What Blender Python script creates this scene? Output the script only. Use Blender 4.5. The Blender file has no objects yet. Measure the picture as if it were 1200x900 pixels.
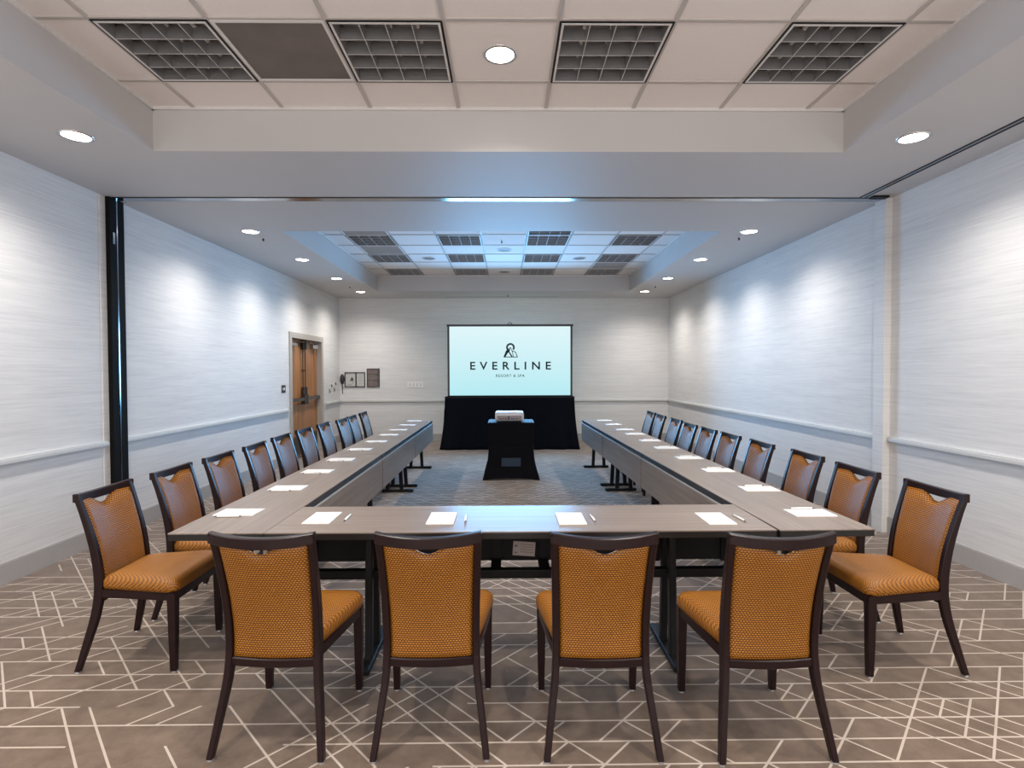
import bpy, bmesh, math, random
from mathutils import Vector, Matrix
random.seed(7)
SC = bpy.context.scene
COL = SC.collection
PI = math.pi

# ------------------------------------------------------------------ helpers
def tag(o, label=None, cat=None, group=None, kind=None):
    if label: o['label'] = label
    if cat: o['category'] = cat
    if group: o['group'] = group
    if kind: o['kind'] = kind
    return o

def empty(name, loc=(0, 0, 0), rz=0.0):
    o = bpy.data.objects.new(name, None)
    o.location = loc
    o.rotation_euler = (0, 0, rz)
    o.empty_display_size = .1
    COL.objects.link(o)
    return o

def obj(name, bm, mat, parent=None, smooth=False, label=None):
    bmesh.ops.recalc_face_normals(bm, faces=bm.faces[:])
    me = bpy.data.meshes.new(name)
    bm.to_mesh(me)
    bm.free()
    if smooth:
        for p in me.polygons:
            p.use_smooth = True
    mats = mat if isinstance(mat, (list, tuple)) else [mat]
    for m in mats:
        me.materials.append(m)
    o = bpy.data.objects.new(name, me)
    COL.objects.link(o)
    if parent: o.parent = parent
    if label: o['label'] = label
    return o

def box(bm, x0, x1, y0, y1, z0, z1, mi=0, bev=0.0):
    vs = [bm.verts.new((x, y, z)) for z in (z0, z1) for y in (y0, y1) for x in (x0, x1)]
    fs = []
    for idx in ((0, 2, 3, 1), (4, 5, 7, 6), (0, 1, 5, 4), (2, 6, 7, 3), (0, 4, 6, 2), (1, 3, 7, 5)):
        f = bm.faces.new([vs[i] for i in idx])
        f.material_index = mi
        fs.append(f)
    if bev > 0:
        es = list({e for f in fs for e in f.edges})
        bmesh.ops.bevel(bm, geom=es, offset=bev, segments=2, affect='EDGES', profile=.6)

def rings(bm, rs, closed=True, cap=True, mi=0):
    """rs: list of rings (lists of points) lofted in order"""
    vr = [[bm.verts.new(p) for p in r] for r in rs]
    n = len(rs[0])
    for a, b in zip(vr[:-1], vr[1:]):
        for i in range(n if closed else n - 1):
            j = (i + 1) % n
            f = bm.faces.new((a[i], a[j], b[j], b[i]))
            f.material_index = mi
    if cap:
        f = bm.faces.new(vr[0][::-1]); f.material_index = mi
        f = bm.faces.new(vr[-1]); f.material_index = mi
    return vr

def cyl(bm, p0, p1, r0, r1=None, n=16, mi=0, cap=True):
    if r1 is None: r1 = r0
    p0, p1 = Vector(p0), Vector(p1)
    d = (p1 - p0).normalized()
    u = d.orthogonal().normalized()
    v = d.cross(u)
    rs = []
    for p, r in ((p0, r0), (p1, r1)):
        rs.append([p + (u * math.cos(2 * PI * i / n) + v * math.sin(2 * PI * i / n)) * r for i in range(n)])
    return rings(bm, rs, cap=cap, mi=mi)

def lathe(bm, prof, c=(0, 0, 0), n=32, mi=0, cap=False):
    rs = [[(c[0] + r * math.cos(2 * PI * i / n), c[1] + r * math.sin(2 * PI * i / n), c[2] + z) for i in range(n)] for r, z in prof]
    rings(bm, rs, cap=cap, mi=mi)

def tube(bm, pts, r, n=8, mi=0):
    pts = [Vector(p) for p in pts]
    rs = []
    for i, p in enumerate(pts):
        d = (pts[min(i + 1, len(pts) - 1)] - pts[max(i - 1, 0)]).normalized()
        u = d.orthogonal().normalized() if i == 0 else (u - d * u.dot(d)).normalized()
        v = d.cross(u)
        rs.append([p + (u * math.cos(2 * PI * k / n) + v * math.sin(2 * PI * k / n)) * r for k in range(n)])
    rings(bm, rs, mi=mi)

def copy_tree(o, parent=None):
    c = o.copy()
    COL.objects.link(c)
    c.parent = parent
    for ch in list(o.children):
        copy_tree(ch, c)
    return c

def chrect(cx, cy, hx, hy, z, c=.004):
    """chamfered rectangle ring in a horizontal plane"""
    return [(cx - hx + c, cy - hy, z), (cx + hx - c, cy - hy, z), (cx + hx, cy - hy + c, z), (cx + hx, cy + hy - c, z),
            (cx + hx - c, cy + hy, z), (cx - hx + c, cy + hy, z), (cx - hx, cy + hy - c, z), (cx - hx, cy - hy + c, z)]

def spline(tab, z):
    """smooth interpolation of a table [(z, value)]"""
    if z <= tab[0][0]: return tab[0][1]
    if z >= tab[-1][0]: return tab[-1][1]
    for i in range(len(tab) - 1):
        if tab[i][0] <= z <= tab[i + 1][0]:
            break
    def sl(k):
        a, b = tab[max(k - 1, 0)], tab[min(k + 1, len(tab) - 1)]
        return (b[1] - a[1]) / (b[0] - a[0])
    z0, v0 = tab[i]; z1, v1 = tab[i + 1]
    h = z1 - z0; t = (z - z0) / h
    m0, m1 = sl(i) * h, sl(i + 1) * h
    return (2*t**3-3*t**2+1)*v0 + (t**3-2*t**2+t)*m0 + (-2*t**3+3*t**2)*v1 + (t**3-t**2)*m1

# ------------------------------------------------------------------ materials
class NT:
    def __init__(s, name):
        s.m = bpy.data.materials.new(name)
        s.m.use_nodes = True
        s.t = s.m.node_tree
        s.b = s.t.nodes['Principled BSDF']
    def new(s, typ, **kw):
        n = s.t.nodes.new(typ)
        for k, v in kw.items(): setattr(n, k, v)
        return n
    def link(s, a, b): s.t.links.new(a, b)
    def put(s, sock, v):
        if isinstance(v, (int, float)): sock.default_value = v
        elif isinstance(v, (tuple, list)):
            sock.default_value = tuple(v) + ((1,) if len(v) == 3 and sock.type == 'RGBA' else ())
        else: s.link(v, sock)
    def math(s, op, a, b=0.0, c=None, clamp=False):
        n = s.new('ShaderNodeMath', operation=op); n.use_clamp = clamp
        s.put(n.inputs[0], a); s.put(n.inputs[1], b)
        if c is not None: s.put(n.inputs[2], c)
        return n.outputs[0]
    def mix(s, f, a, b):
        n = s.new('ShaderNodeMix', data_type='RGBA')
        s.put(n.inputs[0], f); s.put(n.inputs[6], a); s.put(n.inputs[7], b)
        return n.outputs[2]
    def ramp(s, f, stops):
        n = s.new('ShaderNodeValToRGB')
        s.link(f, n.inputs[0])
        e = n.color_ramp.elements
        while len(e) < len(stops): e.new(.5)
        for el, (p, c) in zip(e, stops):
            el.position = p
            el.color = (c, c, c, 1) if isinstance(c, (int, float)) else tuple(c) + (1,)
        return n.outputs[0]
    def pos(s, obj=False):
        if obj:
            return s.new('ShaderNodeTexCoord').outputs['Object']
        return s.new('ShaderNodeNewGeometry').outputs['Position']
    def sep(s, v):
        n = s.new('ShaderNodeSeparateXYZ'); s.link(v, n.inputs[0]); return n.outputs
    def comb(s, x=0.0, y=0.0, z=0.0):
        n = s.new('ShaderNodeCombineXYZ')
        for i, v in enumerate((x, y, z)): s.put(n.inputs[i], v)
        return n.outputs[0]
    def scale(s, v, k):
        n = s.new('ShaderNodeVectorMath', operation='MULTIPLY'); s.link(v, n.inputs[0]); n.inputs[1].default_value = k
        return n.outputs[0]
    def noise(s, v, sc=1.0, det=3.0, rough=.5):
        n = s.new('ShaderNodeTexNoise'); s.link(v, n.inputs['Vector'])
        n.inputs['Scale'].default_value = sc; n.inputs['Detail'].default_value = det; n.inputs['Roughness'].default_value = rough
        return n.outputs['Fac']
    def bump(s, h, st=.3, d=.002):
        n = s.new('ShaderNodeBump'); n.inputs['Strength'].default_value = st; n.inputs['Distance'].default_value = d
        s.link(h, n.inputs['Height']); s.link(n.outputs[0], s.b.inputs['Normal'])
    def hash(s, x, y=0.0, z=0.0):
        n = s.new('ShaderNodeTexWhiteNoise', noise_dimensions='3D')
        s.link(s.comb(x, y, z), n.inputs['Vector'])
        return n.outputs['Value']

def plain(name, col, rough=.5, metal=0.0, var=.06, scale=30.0, bump=0.0, spec=.5, emit=None, es=0.0):
    n = NT(name)
    f = n.noise(n.pos(True), scale, 3)
    a = tuple(max(0, c * (1 - var)) for c in col); b = tuple(min(1, c * (1 + var)) for c in col)
    n.link(n.mix(f, a, b), n.b.inputs['Base Color'])
    n.b.inputs['Roughness'].default_value = rough
    n.b.inputs['Metallic'].default_value = metal
    n.b.inputs['Specular IOR Level'].default_value = spec
    if bump: n.bump(f, bump, .001)
    if emit:
        n.b.inputs['Emission Color'].default_value = tuple(emit) + (1,)
        n.b.inputs['Emission Strength'].default_value = es
    return n.m

def mk_wallpaper():
    n = NT('wallpaper')
    p = n.pos()
    a = n.noise(n.scale(p, (2.2, 2.2, 70)), 1, 4, .6)
    b = n.noise(n.scale(p, (7, 7, 190)), 1, 2, .5)
    c = n.noise(n.scale(p, (.7, .7, 16)), 1, 2, .5)
    f = n.math('ADD', n.math('MULTIPLY', a, .6), n.math('MULTIPLY', n.math('ADD', b, c), .2))
    n.link(n.ramp(f, [(.33, (.60, .60, .60)), (.5, (.69, .685, .68)), (.66, (.75, .745, .735))]), n.b.inputs['Base Color'])
    n.b.inputs['Roughness'].default_value = .62
    n.b.inputs['Specular IOR Level'].default_value = .3
    n.bump(f, .35, .003)
    return n.m

def mk_carpet():
    n = NT('carpet')
    s = n.sep(n.pos())
    x, y = s[0], s[1]
    P = .1285; W = .1222
    b = n.math('DIVIDE', n.math('SUBTRACT', y, 2.003 - 200 * P), P)
    row = n.math('FLOOR', b)
    def dist(v, per=1.0):   # distance to nearest integer
        return n.math('ABSOLUTE', n.math('SUBTRACT', v, n.math('ROUND', v)))
    hw = .0044
    rr = n.math('ROUND', b)
    hpres = n.math('GREATER_THAN', n.hash(rr, n.math('FLOOR', n.math('DIVIDE', n.math('ADD', x, n.math('MULTIPLY', n.hash(rr, 3.3), 3.0)), .85)), 1.7), .10)
    edge = n.math('LESS_THAN', n.math('MULTIPLY', dist(b), P), hw)
    line = n.math('MULTIPLY', edge, hpres)
    zone = n.hash(n.math('FLOOR', n.math('DIVIDE', x, .733)), n.math('FLOOR', n.math('DIVIDE', row, 4.0)), 9.1)
    zoneshift = n.math('MULTIPLY', n.math('SUBTRACT', zone, .5), .40)
    for sgn, sd in ((1, 11.3), (-1, 47.9)):
        u = n.math('ADD', n.math('DIVIDE', x, W), n.math('MULTIPLY', b, -sgn))
        u = n.math('ADD', u, 0.0)
        k = n.math('ROUND', u)
        off = n.math('FLOOR', n.math('MULTIPLY', n.hash(k, sd), 5.0))
        blk = n.math('FLOOR', n.math('DIVIDE', n.math('ADD', row, off), 3.0))
        h = n.hash(k, blk, sd + 2)
        th = n.math('ADD', .64, n.math('MULTIPLY', zoneshift, sgn))
        pres = n.math('MAXIMUM', n.math('GREATER_THAN', h, th), n.math('GREATER_THAN', n.hash(k, row, sd + 5), .86))
        pres = n.math('MULTIPLY', pres, n.math('GREATER_THAN', n.hash(k, row, sd + 8), .10))
        e = n.math('LESS_THAN', n.math('MULTIPLY', dist(u), W), hw * 1.38)
        line = n.math('MAXIMUM', line, n.math('MULTIPLY', e, pres))
    pile = n.noise(n.pos(), 260, 2)
    mot = n.noise(n.pos(), 9, 4, .65)
    base = n.mix(n.ramp(mot, [(.3, 0), (.7, 1)]), (.115, .080, .056), (.195, .142, .103))
    base = n.mix(n.math('MULTIPLY', pile, .5), base, (.10, .07, .056))
    ln = n.mix(pile, (.36, .30, .25), (.52, .45, .385))
    n.link(n.mix(line, base, ln), n.b.inputs['Base Color'])
    n.b.inputs['Roughness'].default_value = .95
    n.b.inputs['Specular IOR Level'].default_value = .15
    n.b.inputs['Sheen Weight'].default_value = .45
    n.b.inputs['Sheen Roughness'].default_value = .35
    n.bump(pile, .4, .003)
    return n.m

def mk_fabric(back):
    n = NT('orange_weave')
    s = n.sep(n.pos(True))
    v = n.math('SUBTRACT', s[1], s[2]) if not back else n.math('ADD', s[2], 0.0)
    row = n.math('DIVIDE', v, .0088)
    ri = n.math('FLOOR', row)
    sh = n.math('MULTIPLY', n.math('MODULO', n.math('ABSOLUTE', ri), 2.0), .5)
    cx = n.math('ADD', n.math('DIVIDE', s[0], .0115), sh)
    fy = n.math('SUBTRACT', n.math('FRACT', row), .5)
    fx = n.math('SUBTRACT', n.math('FRACT', n.math('ADD', cx, 100.0)), .5)
    d = n.math('SQRT', n.math('ADD', n.math('POWER', n.math('MULTIPLY', fx, 1.0), 2.0), n.math('POWER', n.math('MULTIPLY', fy, 1.25), 2.0)))
    f = n.ramp(d, [(.26, 1.0), (.50, 0.0)])
    mot = n.noise(n.pos(True), 14, 2)
    c1 = n.mix(mot, (.42, .160, .009), (.55, .232, .016))
    n.link(n.mix(f, (.10, .026, .001), c1), n.b.inputs['Base Color'])
    n.b.inputs['Roughness'].default_value = .48
    n.b.inputs['Specular IOR Level'].default_value = .5
    n.bump(f, .55, .002)
    return n.m

def mk_laminate():
    n = NT('greige_woodgrain')
    p = n.pos(True)
    a = n.noise(n.scale(p, (1.2, 34, 34)), 1, 5, .6)
    b = n.noise(n.scale(p, (3.0, 150, 150)), 1, 2, .5)
    f = n.math('ADD', n.math('MULTIPLY', a, .7), n.math('MULTIPLY', b, .3))
    n.link(n.ramp(f, [(.36, (.165, .128, .104)), (.5, (.21, .166, .138)), (.64, (.265, .215, .182))]), n.b.inputs['Base Color'])
    n.link(n.ramp(f, [(.3, .31), (.7, .38)]), n.b.inputs['Roughness'])
    n.bump(f, .06, .001)
    return n.m

def mk_doorwood():
    n = NT('door_veneer')
    p = n.pos()
    a = n.noise(n.scale(p, (9, 9, .8)), 1, 5, .6)
    n.link(n.ramp(a, [(.3, (.21, .08, .022)), (.5, (.33, .14, .042)), (.7, (.43, .20, .07))]), n.b.inputs['Base Color'])
    n.b.inputs['Roughness'].default_value = .35
    return n.m

def mk_screen():
    n = NT('projected_image')
    s = n.sep(n.pos(True))
    f = n.math('DIVIDE', n.math('ADD', s[2], -1.0), 1.3, clamp=True)
    c = n.mix(f, (.44, .80, .86), (.72, .90, .93))
    n.b.inputs['Base Color'].default_value = (.05, .05, .05, 1)
    n.link(c, n.b.inputs['Emission Color'])
    n.b.inputs['Emission Strength'].default_value = .81
    n.b.inputs['Roughness'].default_value = .8
    return n.m

def mk_tile():
    n = NT('ceiling_tile')
    p = n.pos()
    a = n.noise(p, 120, 3, .6)
    n.link(n.mix(a, (.80, .755, .735), (.88, .84, .82)), n.b.inputs['Base Color'])
    n.b.inputs['Roughness'].default_value = .85
    n.bump(a, .1, .002)
    return n.m

M = {}
M['wall'] = mk_wallpaper()
M['carpet'] = mk_carpet()
M['fabric'] = mk_fabric(False)
M['fabric_back'] = mk_fabric(True)
M['wood'] = mk_laminate()
M['door'] = mk_doorwood()
M['screen'] = mk_screen()
M['tile'] = mk_tile()
M['paint'] = plain('ceiling_paint', (.56, .55, .55), .6, var=.02, scale=3)
M['tbar'] = plain('tbar_grey', (.52, .49, .47), .5, var=.02)
M['trimw'] = plain('chair_rail_paint', (.60, .60, .585), .4, var=.03)
M['base'] = plain('baseboard_vinyl', (.40, .385, .375), .5, var=.04)
M['frame'] = plain('dark_chair_frame', (.013, .005, .0055), .33, var=.25, scale=20, spec=.3)
M['glide'] = plain('glide_metal', (.45, .45, .47), .35, .8)
M['black'] = plain('black_metal', (.008, .008, .009), .5, var=.2, spec=.25)
M['post'] = plain('matt_black_jamb', (.006, .006, .006), .7, spec=.1)
M['edge'] = plain('black_edge_band', (.012, .012, .013), .28, var=.2)
M['cloth'] = plain('black_cloth', (.0025, .0035, .007), .85, var=.3, scale=80, bump=.2, spec=.12)
M['spandex'] = plain('black_stretch_cloth', (.002, .002, .004), .7, var=.3, spec=.12)
M['paper'] = plain('white_paper', (.83, .82, .80), .7, var=.02)
M['penw'] = plain('white_plastic', (.80, .80, .79), .35, var=.02)
M['dkgrey'] = plain('dark_grey_plastic', (.03, .03, .032), .4)
M['alu'] = plain('aluminium', (.32, .32, .33), .16, 1.0, var=.05)
M['chrome'] = plain('bright_metal', (.72, .72, .72), .2, 1.0, var=.03)
M['louver'] = plain('louver_aluminium', (.30, .30, .305), .38, .5, var=.05)
M['louverback'] = plain('louver_reflector', (.26, .25, .25), .4, .4, var=.15, scale=5)
M['rim'] = plain('fixture_rim', (.70, .69, .68), .4)
M['greypanel'] = plain('stained_grey_tile', (.165, .145, .135), .8, var=.28, scale=5)
M['lamp'] = plain('downlight_lens', (.9, .9, .9), .5, emit=(1, .97, .93), es=14)
M['jamb'] = plain('door_frame_paint', (.42, .40, .37), .4)
M['steel'] = plain('brushed_steel', (.10, .095, .09), .32, .9)
M['bronze'] = plain('dark_bronze', (.05, .042, .038), .35, .6)
M['projw'] = plain('projector_white', (.66, .66, .67), .35)
M['projg'] = plain('projector_grille', (.30, .25, .26), .5, var=.3, scale=60)
M['lens'] = plain('lens_glass', (.02, .02, .03), .08)
M['ink'] = plain('logo_ink', (.012, .03, .035), .8)
M['mat'] = plain('picture_mat', (.50, .50, .48), .6)
M['picdark'] = plain('picture_brown', (.10, .088, .08), .35, var=.3, scale=14)
M['picmid'] = plain('picture_taupe', (.17, .135, .125), .35, var=.4, scale=9)
M['label'] = plain('label_paper', (.52, .45, .42), .6, var=.04)
M['print'] = plain('label_print', (.22, .17, .17), .7)
M['greyfit'] = plain('grey_fitting', (.22, .21, .22), .4)

# ------------------------------------------------------------------ dimensions
XL, XR, YB, YF, CZ, TZ = -3.495, 3.449, 11.54, -2.0, 3.0056, 3.297
TX0, TX1 = -2.444, 2.386
N0, N1 = -.95, 3.8635       # near tray
F0, F1 = 6.036, 10.52       # far tray
TW = .20

# ------------------------------------------------------------------ room shell
bm = bmesh.new(); box(bm, XL - TW, XR + TW, YF - TW, YB + TW, -.12, 0)
tag(obj('floor', bm, M['carpet']), kind='structure')
TOP = TZ + .25
for nm, b in (('wall_left', (XL - TW, XL, YF, YB)), ('wall_right', (XR, XR + TW, YF, YB)),
              ('wall_back', (XL - TW, XR + TW, YB, YB + TW)), ('wall_front', (XL - TW, XR + TW, YF - TW, YF))):
    bm = bmesh.new()
    if nm == 'wall_left':   # opening for the double door
        D0, D1, DH = 8.93, 10.42, 2.06
        box(bm, b[0], b[1], YF, D0, 0, TOP); box(bm, b[0], b[1], D1, YB, 0, TOP); box(bm, b[0], b[1], D0, D1, DH, TOP)
    else:
        box(bm, b[0], b[1], b[2], b[3], 0, TOP)
    tag(obj(nm, bm, M['wall']), kind='structure')
bm = bmesh.new()
for (a, b, c, d) in ((XL, TX0, YF, YB), (TX1, XR, YF, YB), (TX0, TX1, YF, N0), (TX0, TX1, N1, F0), (TX0, TX1, F1, YB)):
    box(bm, a, b, c, d, CZ, TOP)
box(bm, XL - TW, XR + TW, YF - TW, YB + TW, TOP, TOP + .1)
tag(obj('ceiling', bm, M['paint']), kind='structure')

COLX = [-.323 + .61 * k for k in range(-3, 5)]
NR = [3.5027 - .61 * k for k in range(0, 8) if 3.5027 - .61 * k > N0]
FR = [7.388 + .61 * k for k in range(-2, 6) if F0 < 7.388 + .61 * k < F1 - .02]
# cells taken by fixtures: (tray, col index, row line)  col index i -> COLX[i]..COLX[i+1]
troffers = []; panels = []
for i in (0, 2, 4, 6):
    troffers.append(('near', i, NR[1]))
    troffers.append(('near', i, NR[1] - 2 * .61)); troffers.append(('near', i, NR[1] - 4 * .61))
panels.append(('near', 1, NR[1]))
r0 = 7.388 - .61
for i in (0, 2, 4, 6):
    for k in (1, 3, 5):
        if k < 5: troffers.append(('far', i, r0 + .61 * k))
        else: troffers.append(('far', i, r0 + .61 * 5 - .0))
troffers.append(('far', 4, r0))
panels += [('far', 0, r0), ('far', 0, r0 + 1.22), ('far', 6, r0 + 4 * .61)]
taken = {(t, i, round(r, 3)) for t, i, r in troffers + panels}

def tiles(tray, y0, y1, rows):
    ys = sorted({round(v, 4) for v in [y0, y1] + rows})
    xs = [TX0] + COLX + [TX1]
    bm = bmesh.new()
    for yi in range(len(ys) - 1):
        for xi in range(len(xs) - 1):
            if (tray, xi - 1, round(ys[yi], 3)) in taken: continue
            box(bm, xs[xi], xs[xi + 1], ys[yi], ys[yi + 1], TZ + .008, TZ + .022)
    tag(obj('ceiling', bm, M['tile']), kind='structure')
    bm = bmesh.new()
    w = .012
    for x in COLX: box(bm, x - w, x + w, y0, y1, TZ, TZ + .03)
    for y in rows: box(bm, TX0, TX1, y - w, y + w, TZ + .0005, TZ + .029)
    tag(obj('trim_1', bm, M['tbar']), kind='structure')
    bm = bmesh.new()
    box(bm, TX0, TX0 + .02, y0, y1, TZ - .012, TZ + .03); box(bm, TX1 - .02, TX1, y0, y1, TZ - .012, TZ + .03)
    box(bm, TX0, TX1, y0, y0 + .02, TZ - .012, TZ + .03); box(bm, TX0, TX1, y1 - .02, y1, TZ - .012, TZ + .03)
    tag(obj('trim_2', bm, M['rim']), kind='structure')
tiles('near', N0, N1, NR)
tiles('far', F0, F1, FR)

# baseboards, chair rails
def strip(bm, side, y0, y1, z0, z1, d):
    if side == 'l': box(bm, XL, XL + d, y0, y1, z0, z1)
    elif side == 'r': box(bm, XR - d, XR, y0, y1, z0, z1)
    elif side == 'b': box(bm, y0, y1, YB - d, YB, z0, z1)
LSEG = [(YF, 4.80), (5.035, 8.80), (10.60, YB)]
RSEG = [(YF, 4.86), (5.0, YB)]
for nm, side, segs in (('baseboard_left', 'l', LSEG), ('baseboard_right', 'r', RSEG), ('baseboard_back', 'b', [(XL + .015, XR - .015)])):
    bm = bmesh.new()
    for a, b in segs:
        strip(bm, side, a, b, 0, .142, .014)
        strip(bm, side, a, b, .142, .150, .009)
    tag(obj(nm, bm, M['base']), kind='structure')
n = 3
for side, segs in (('l', LSEG), ('r', RSEG), ('b', [(XL + .03, XR - .03)])):
    bm = bmesh.new()
    for a, b in segs:
        strip(bm, side, a, b, .822, .836, .018)
        strip(bm, side, a, b, .836, .860, .034)
        strip(bm, side, a, b, .860, .872, .026)
    tag(obj('trim_%d' % n, bm, M['trimw']), kind='structure'); n += 1

# wallpapered pilaster and partition jambs
bm = bmesh.new(); box(bm, 3.387, XR, 4.86, 5.0, 0, CZ, bev=.003)
tag(obj('trim_6', bm, M['wall']), kind='structure')
bm = bmesh.new(); box(bm, XL, XL + .008, 4.77, 4.84, 0, CZ)
tag(obj('trim_7', bm, M['wall']), kind='structure')
post = empty('partition_post', (XL, 4.84, 0))
tag(post, 'tall black metal partition jamb standing against the left wall', 'post')
bm = bmesh.new(); box(bm, 0, .045, 0, .082, 0, CZ, bev=.006); obj('channel', bm, M['post'], post)
bm = bmesh.new(); box(bm, 0, .042, .096, .19, 0, CZ, bev=.010); obj('channel', bm, M['post'], post)
bm = bmesh.new(); box(bm, 0, .047, .082, .096, 0, CZ); obj('seal_strip', bm, M['alu'], post, label='silver metal strip')
bm = bmesh.new(); box(bm, .045, .051, .03, .055, 2.60, 2.70); obj('latch_plate', bm, M['alu'], post, label='small silver plate')

# ceiling partition tracks
bm = bmesh.new(); box(bm, XL + .05, XR, 4.878, 4.962, CZ - .006, CZ)
tag(obj('trim_8', bm, M['alu']), kind='structure')
bm = bmesh.new(); box(bm, XL + .05, XR, 4.866, 4.878, CZ - .004, CZ); box(bm, XL + .05, XR, 4.962, 4.972, CZ - .004, CZ)
box(bm, 3.24, 3.38, 4.80, 4.866, CZ - .016, CZ)
tag(obj('trim_9', bm, M['black']), kind='structure')
bm = bmesh.new(); box(bm, 3.15, 3.165, YF, 4.866, CZ - .004, CZ); box(bm, 3.195, 3.205, YF, 4.866, CZ - .006, CZ)
tag(obj('trim_10', bm, M['black']), kind='structure')
bm = bmesh.new(); box(bm, 3.165, 3.195, YF, 4.866, CZ - .003, CZ)
tag(obj('trim_11', bm, M['alu']), kind='structure')

# ------------------------------------------------------------------ ceiling fixtures
def make_troffer():
    t = empty('louvered_ceiling_light')
    g = .585 / 2
    bm = bmesh.new()
    for s in (-1, 1):
        box(bm, min(s * g, s * (g + .010)), max(s * g, s * (g + .010)), -g - .01, g + .01, -.004, .10)
        box(bm, -g, g, min(s * g, s * (g + .010)), max(s * g, s * (g + .010)), -.004, .10)
    obj('housing', bm, M['black'], t)
    bm = bmesh.new()
    q = g - .002
    for s in (-1, 1):
        box(bm, min(s * q, s * (q - .012)), max(s * q, s * (q - .012)), -q, q, -.006, .04)
        box(bm, -q + .012, q - .012, min(s * q, s * (q - .012)), max(s * q, s * (q - .012)), -.006, .04)
    obj('rim', bm, M['rim'], t)
    bm = bmesh.new()
    c = (q - .012) * 2 / 4
    # parabolic fins: narrow at the bottom, wide at the top
    prof = [(-.004, .0016), (.012, .0018), (.035, .003), (.062, .007)]
    for k in (-1, 0, 1):
        for ax in (0, 1):
            L = q - .012
            rs = []
            for z, w in prof:
                if ax == 0: rs.append([(k * c - w, -L, z), (k * c + w, -L, z), (k * c + w, L, z), (k * c - w, L, z)])
                else: rs.append([(-L, k * c - w, z), (L, k * c - w, z), (L, k * c + w, z), (-L, k * c + w, z)])
            rings(bm, rs)
    for s in (-1, 1):
        L = q - .012
        for ax in (0, 1):
            rs = []
            for z, w in prof:
                a, b = sorted((s * L, s * (L - w * 1.1)))
                rs.append([(a, -L, z), (b, -L, z), (b, L, z), (a, L, z)] if ax == 0 else [(-L, a, z), (L, a, z), (L, b, z), (-L, b, z)])
            rings(bm, rs)
    obj('louver', bm, M['louver'], t, label='grid of sixteen shiny cells')
    bm = bmesh.new(); box(bm, -q, q, -q, q, .085, .095)
    lips = bmesh.new()
    for k in (-1, 0, 1):
        L = q - .012
        box(lips, k * c - .0016, k * c + .0016, -L, L, -.0052, -.0038); box(lips, -L, L, k * c - .0016, k * c + .0016, -.0051, -.0037)
    obj('louver_lip', lips, M['rim'], t, label='pale edges of the louver cells')
    rf = obj('reflector', bm, M['louverback'], t)
    for x in (-.15, 0.0, .15):
        bm = bmesh.new(); cyl(bm, (x, -.27, .066), (x, .27, .066), .0125, n=10)
        obj('fluorescent_tube', bm, M['rim'], t, smooth=True)
    return t
proto = make_troffer()
colname = ['far left', '', 'middle left', '', 'middle right', '', 'far right']
first = True
ro = {0: 'nearest', 1: 'second', 3: 'third', 5: 'rearmost'}
for (tr, i, y) in troffers:
    o = proto if first else copy_tree(proto); first = False
    o.location = (COLX[i] + .305, y + .305, TZ)
    if tr == 'near':
        k = round((NR[1] - y) / .61)
        if k == 0: lab = 'unlit square louvered light in the near ceiling recess, %s of four' % ['leftmost', '', 'second', '', 'third', '', 'rightmost'][i]
        else: lab = 'unlit louvered ceiling light behind the camera, %s column, row %s' % (colname[i], 'one' if k == 2 else 'two')
    else:
        k = round((y - r0) / .61)
        lab = 'unlit louvered light in the far recess, %s column, %s' % (colname[i], {0: 'nearest row beside the slot', 1: 'front full row', 3: 'middle row', 5: 'row by the screen wall'}[k])
    tag(o, lab, 'ceiling light', 'louvered lights in the ceiling recesses')
pl = ['dark stained grey square panel in the near ceiling recess', 'grey square panel at the front left of the far recess',
      'grey square panel between left lights of the far recess', 'grey square panel between right lights of the far recess']
for (tr, i, y), lab in zip(panels, pl):
    bm = bmesh.new(); x = COLX[i]
    t = empty('ceiling_panel', (x + .305, y + .305, TZ))
    box(bm, -.28, .28, -.28, .28, .004, .016, bev=.002); obj('panel', bm, M['greypanel'] if tr == 'near' else M['louverback'], t)
    bm = bmesh.new()
    for s in (-1, 1):
        a, b = sorted((s * .28, s * .297)); box(bm, a, b, -.297, .297, -.003, .02); box(bm, -.28, .28, a, b, -.003, .02)
    obj('frame', bm, M['rim'], t)
    tag(t, lab, 'ceiling panel', 'grey panels in the ceiling recesses')

def make_downlight(r=.082):
    t = empty('recessed_downlight')
    bm = bmesh.new()
    lathe(bm, [(r + .018, 0), (r + .018, -.003), (r + .008, -.007), (r, -.006), (r - .004, .0), (r + .018, 0)])
    obj('trim_ring', bm, M['chrome'], t, smooth=True)
    bm = bmesh.new()
    lathe(bm, [(r - .001, -.002), (r * .7, -.0045), (r * .3, -.0055), (.0005, -.006)])
    obj('lens', bm, M['lamp'], t, smooth=True)
    return t
def spot(x, y, z, e, col=(1, .93, .86), ang=148, blend=1.0, r=.06):
    l = bpy.data.lights.new('downlight_lamp', 'SPOT')
    l.energy = e; l.color = col; l.spot_size = math.radians(ang); l.spot_blend = blend; l.shadow_soft_size = r
    o = bpy.data.objects.new('downlight_lamp', l)
    o.location = (x, y, z); COL.objects.link(o)
    return o
YS = [3.62, 6.05, 7.56, 9.085, 10.595, 2.08, .52, -1.04]
dl = make_downlight(); first = True
names8 = ['beside the near recess', 'first beyond the ceiling slot', 'second beyond the ceiling slot', 'third beyond the ceiling slot', 'nearest the back wall',
          'just out of frame', 'above the camera', 'behind the camera']
E_SPOT = 88
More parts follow.
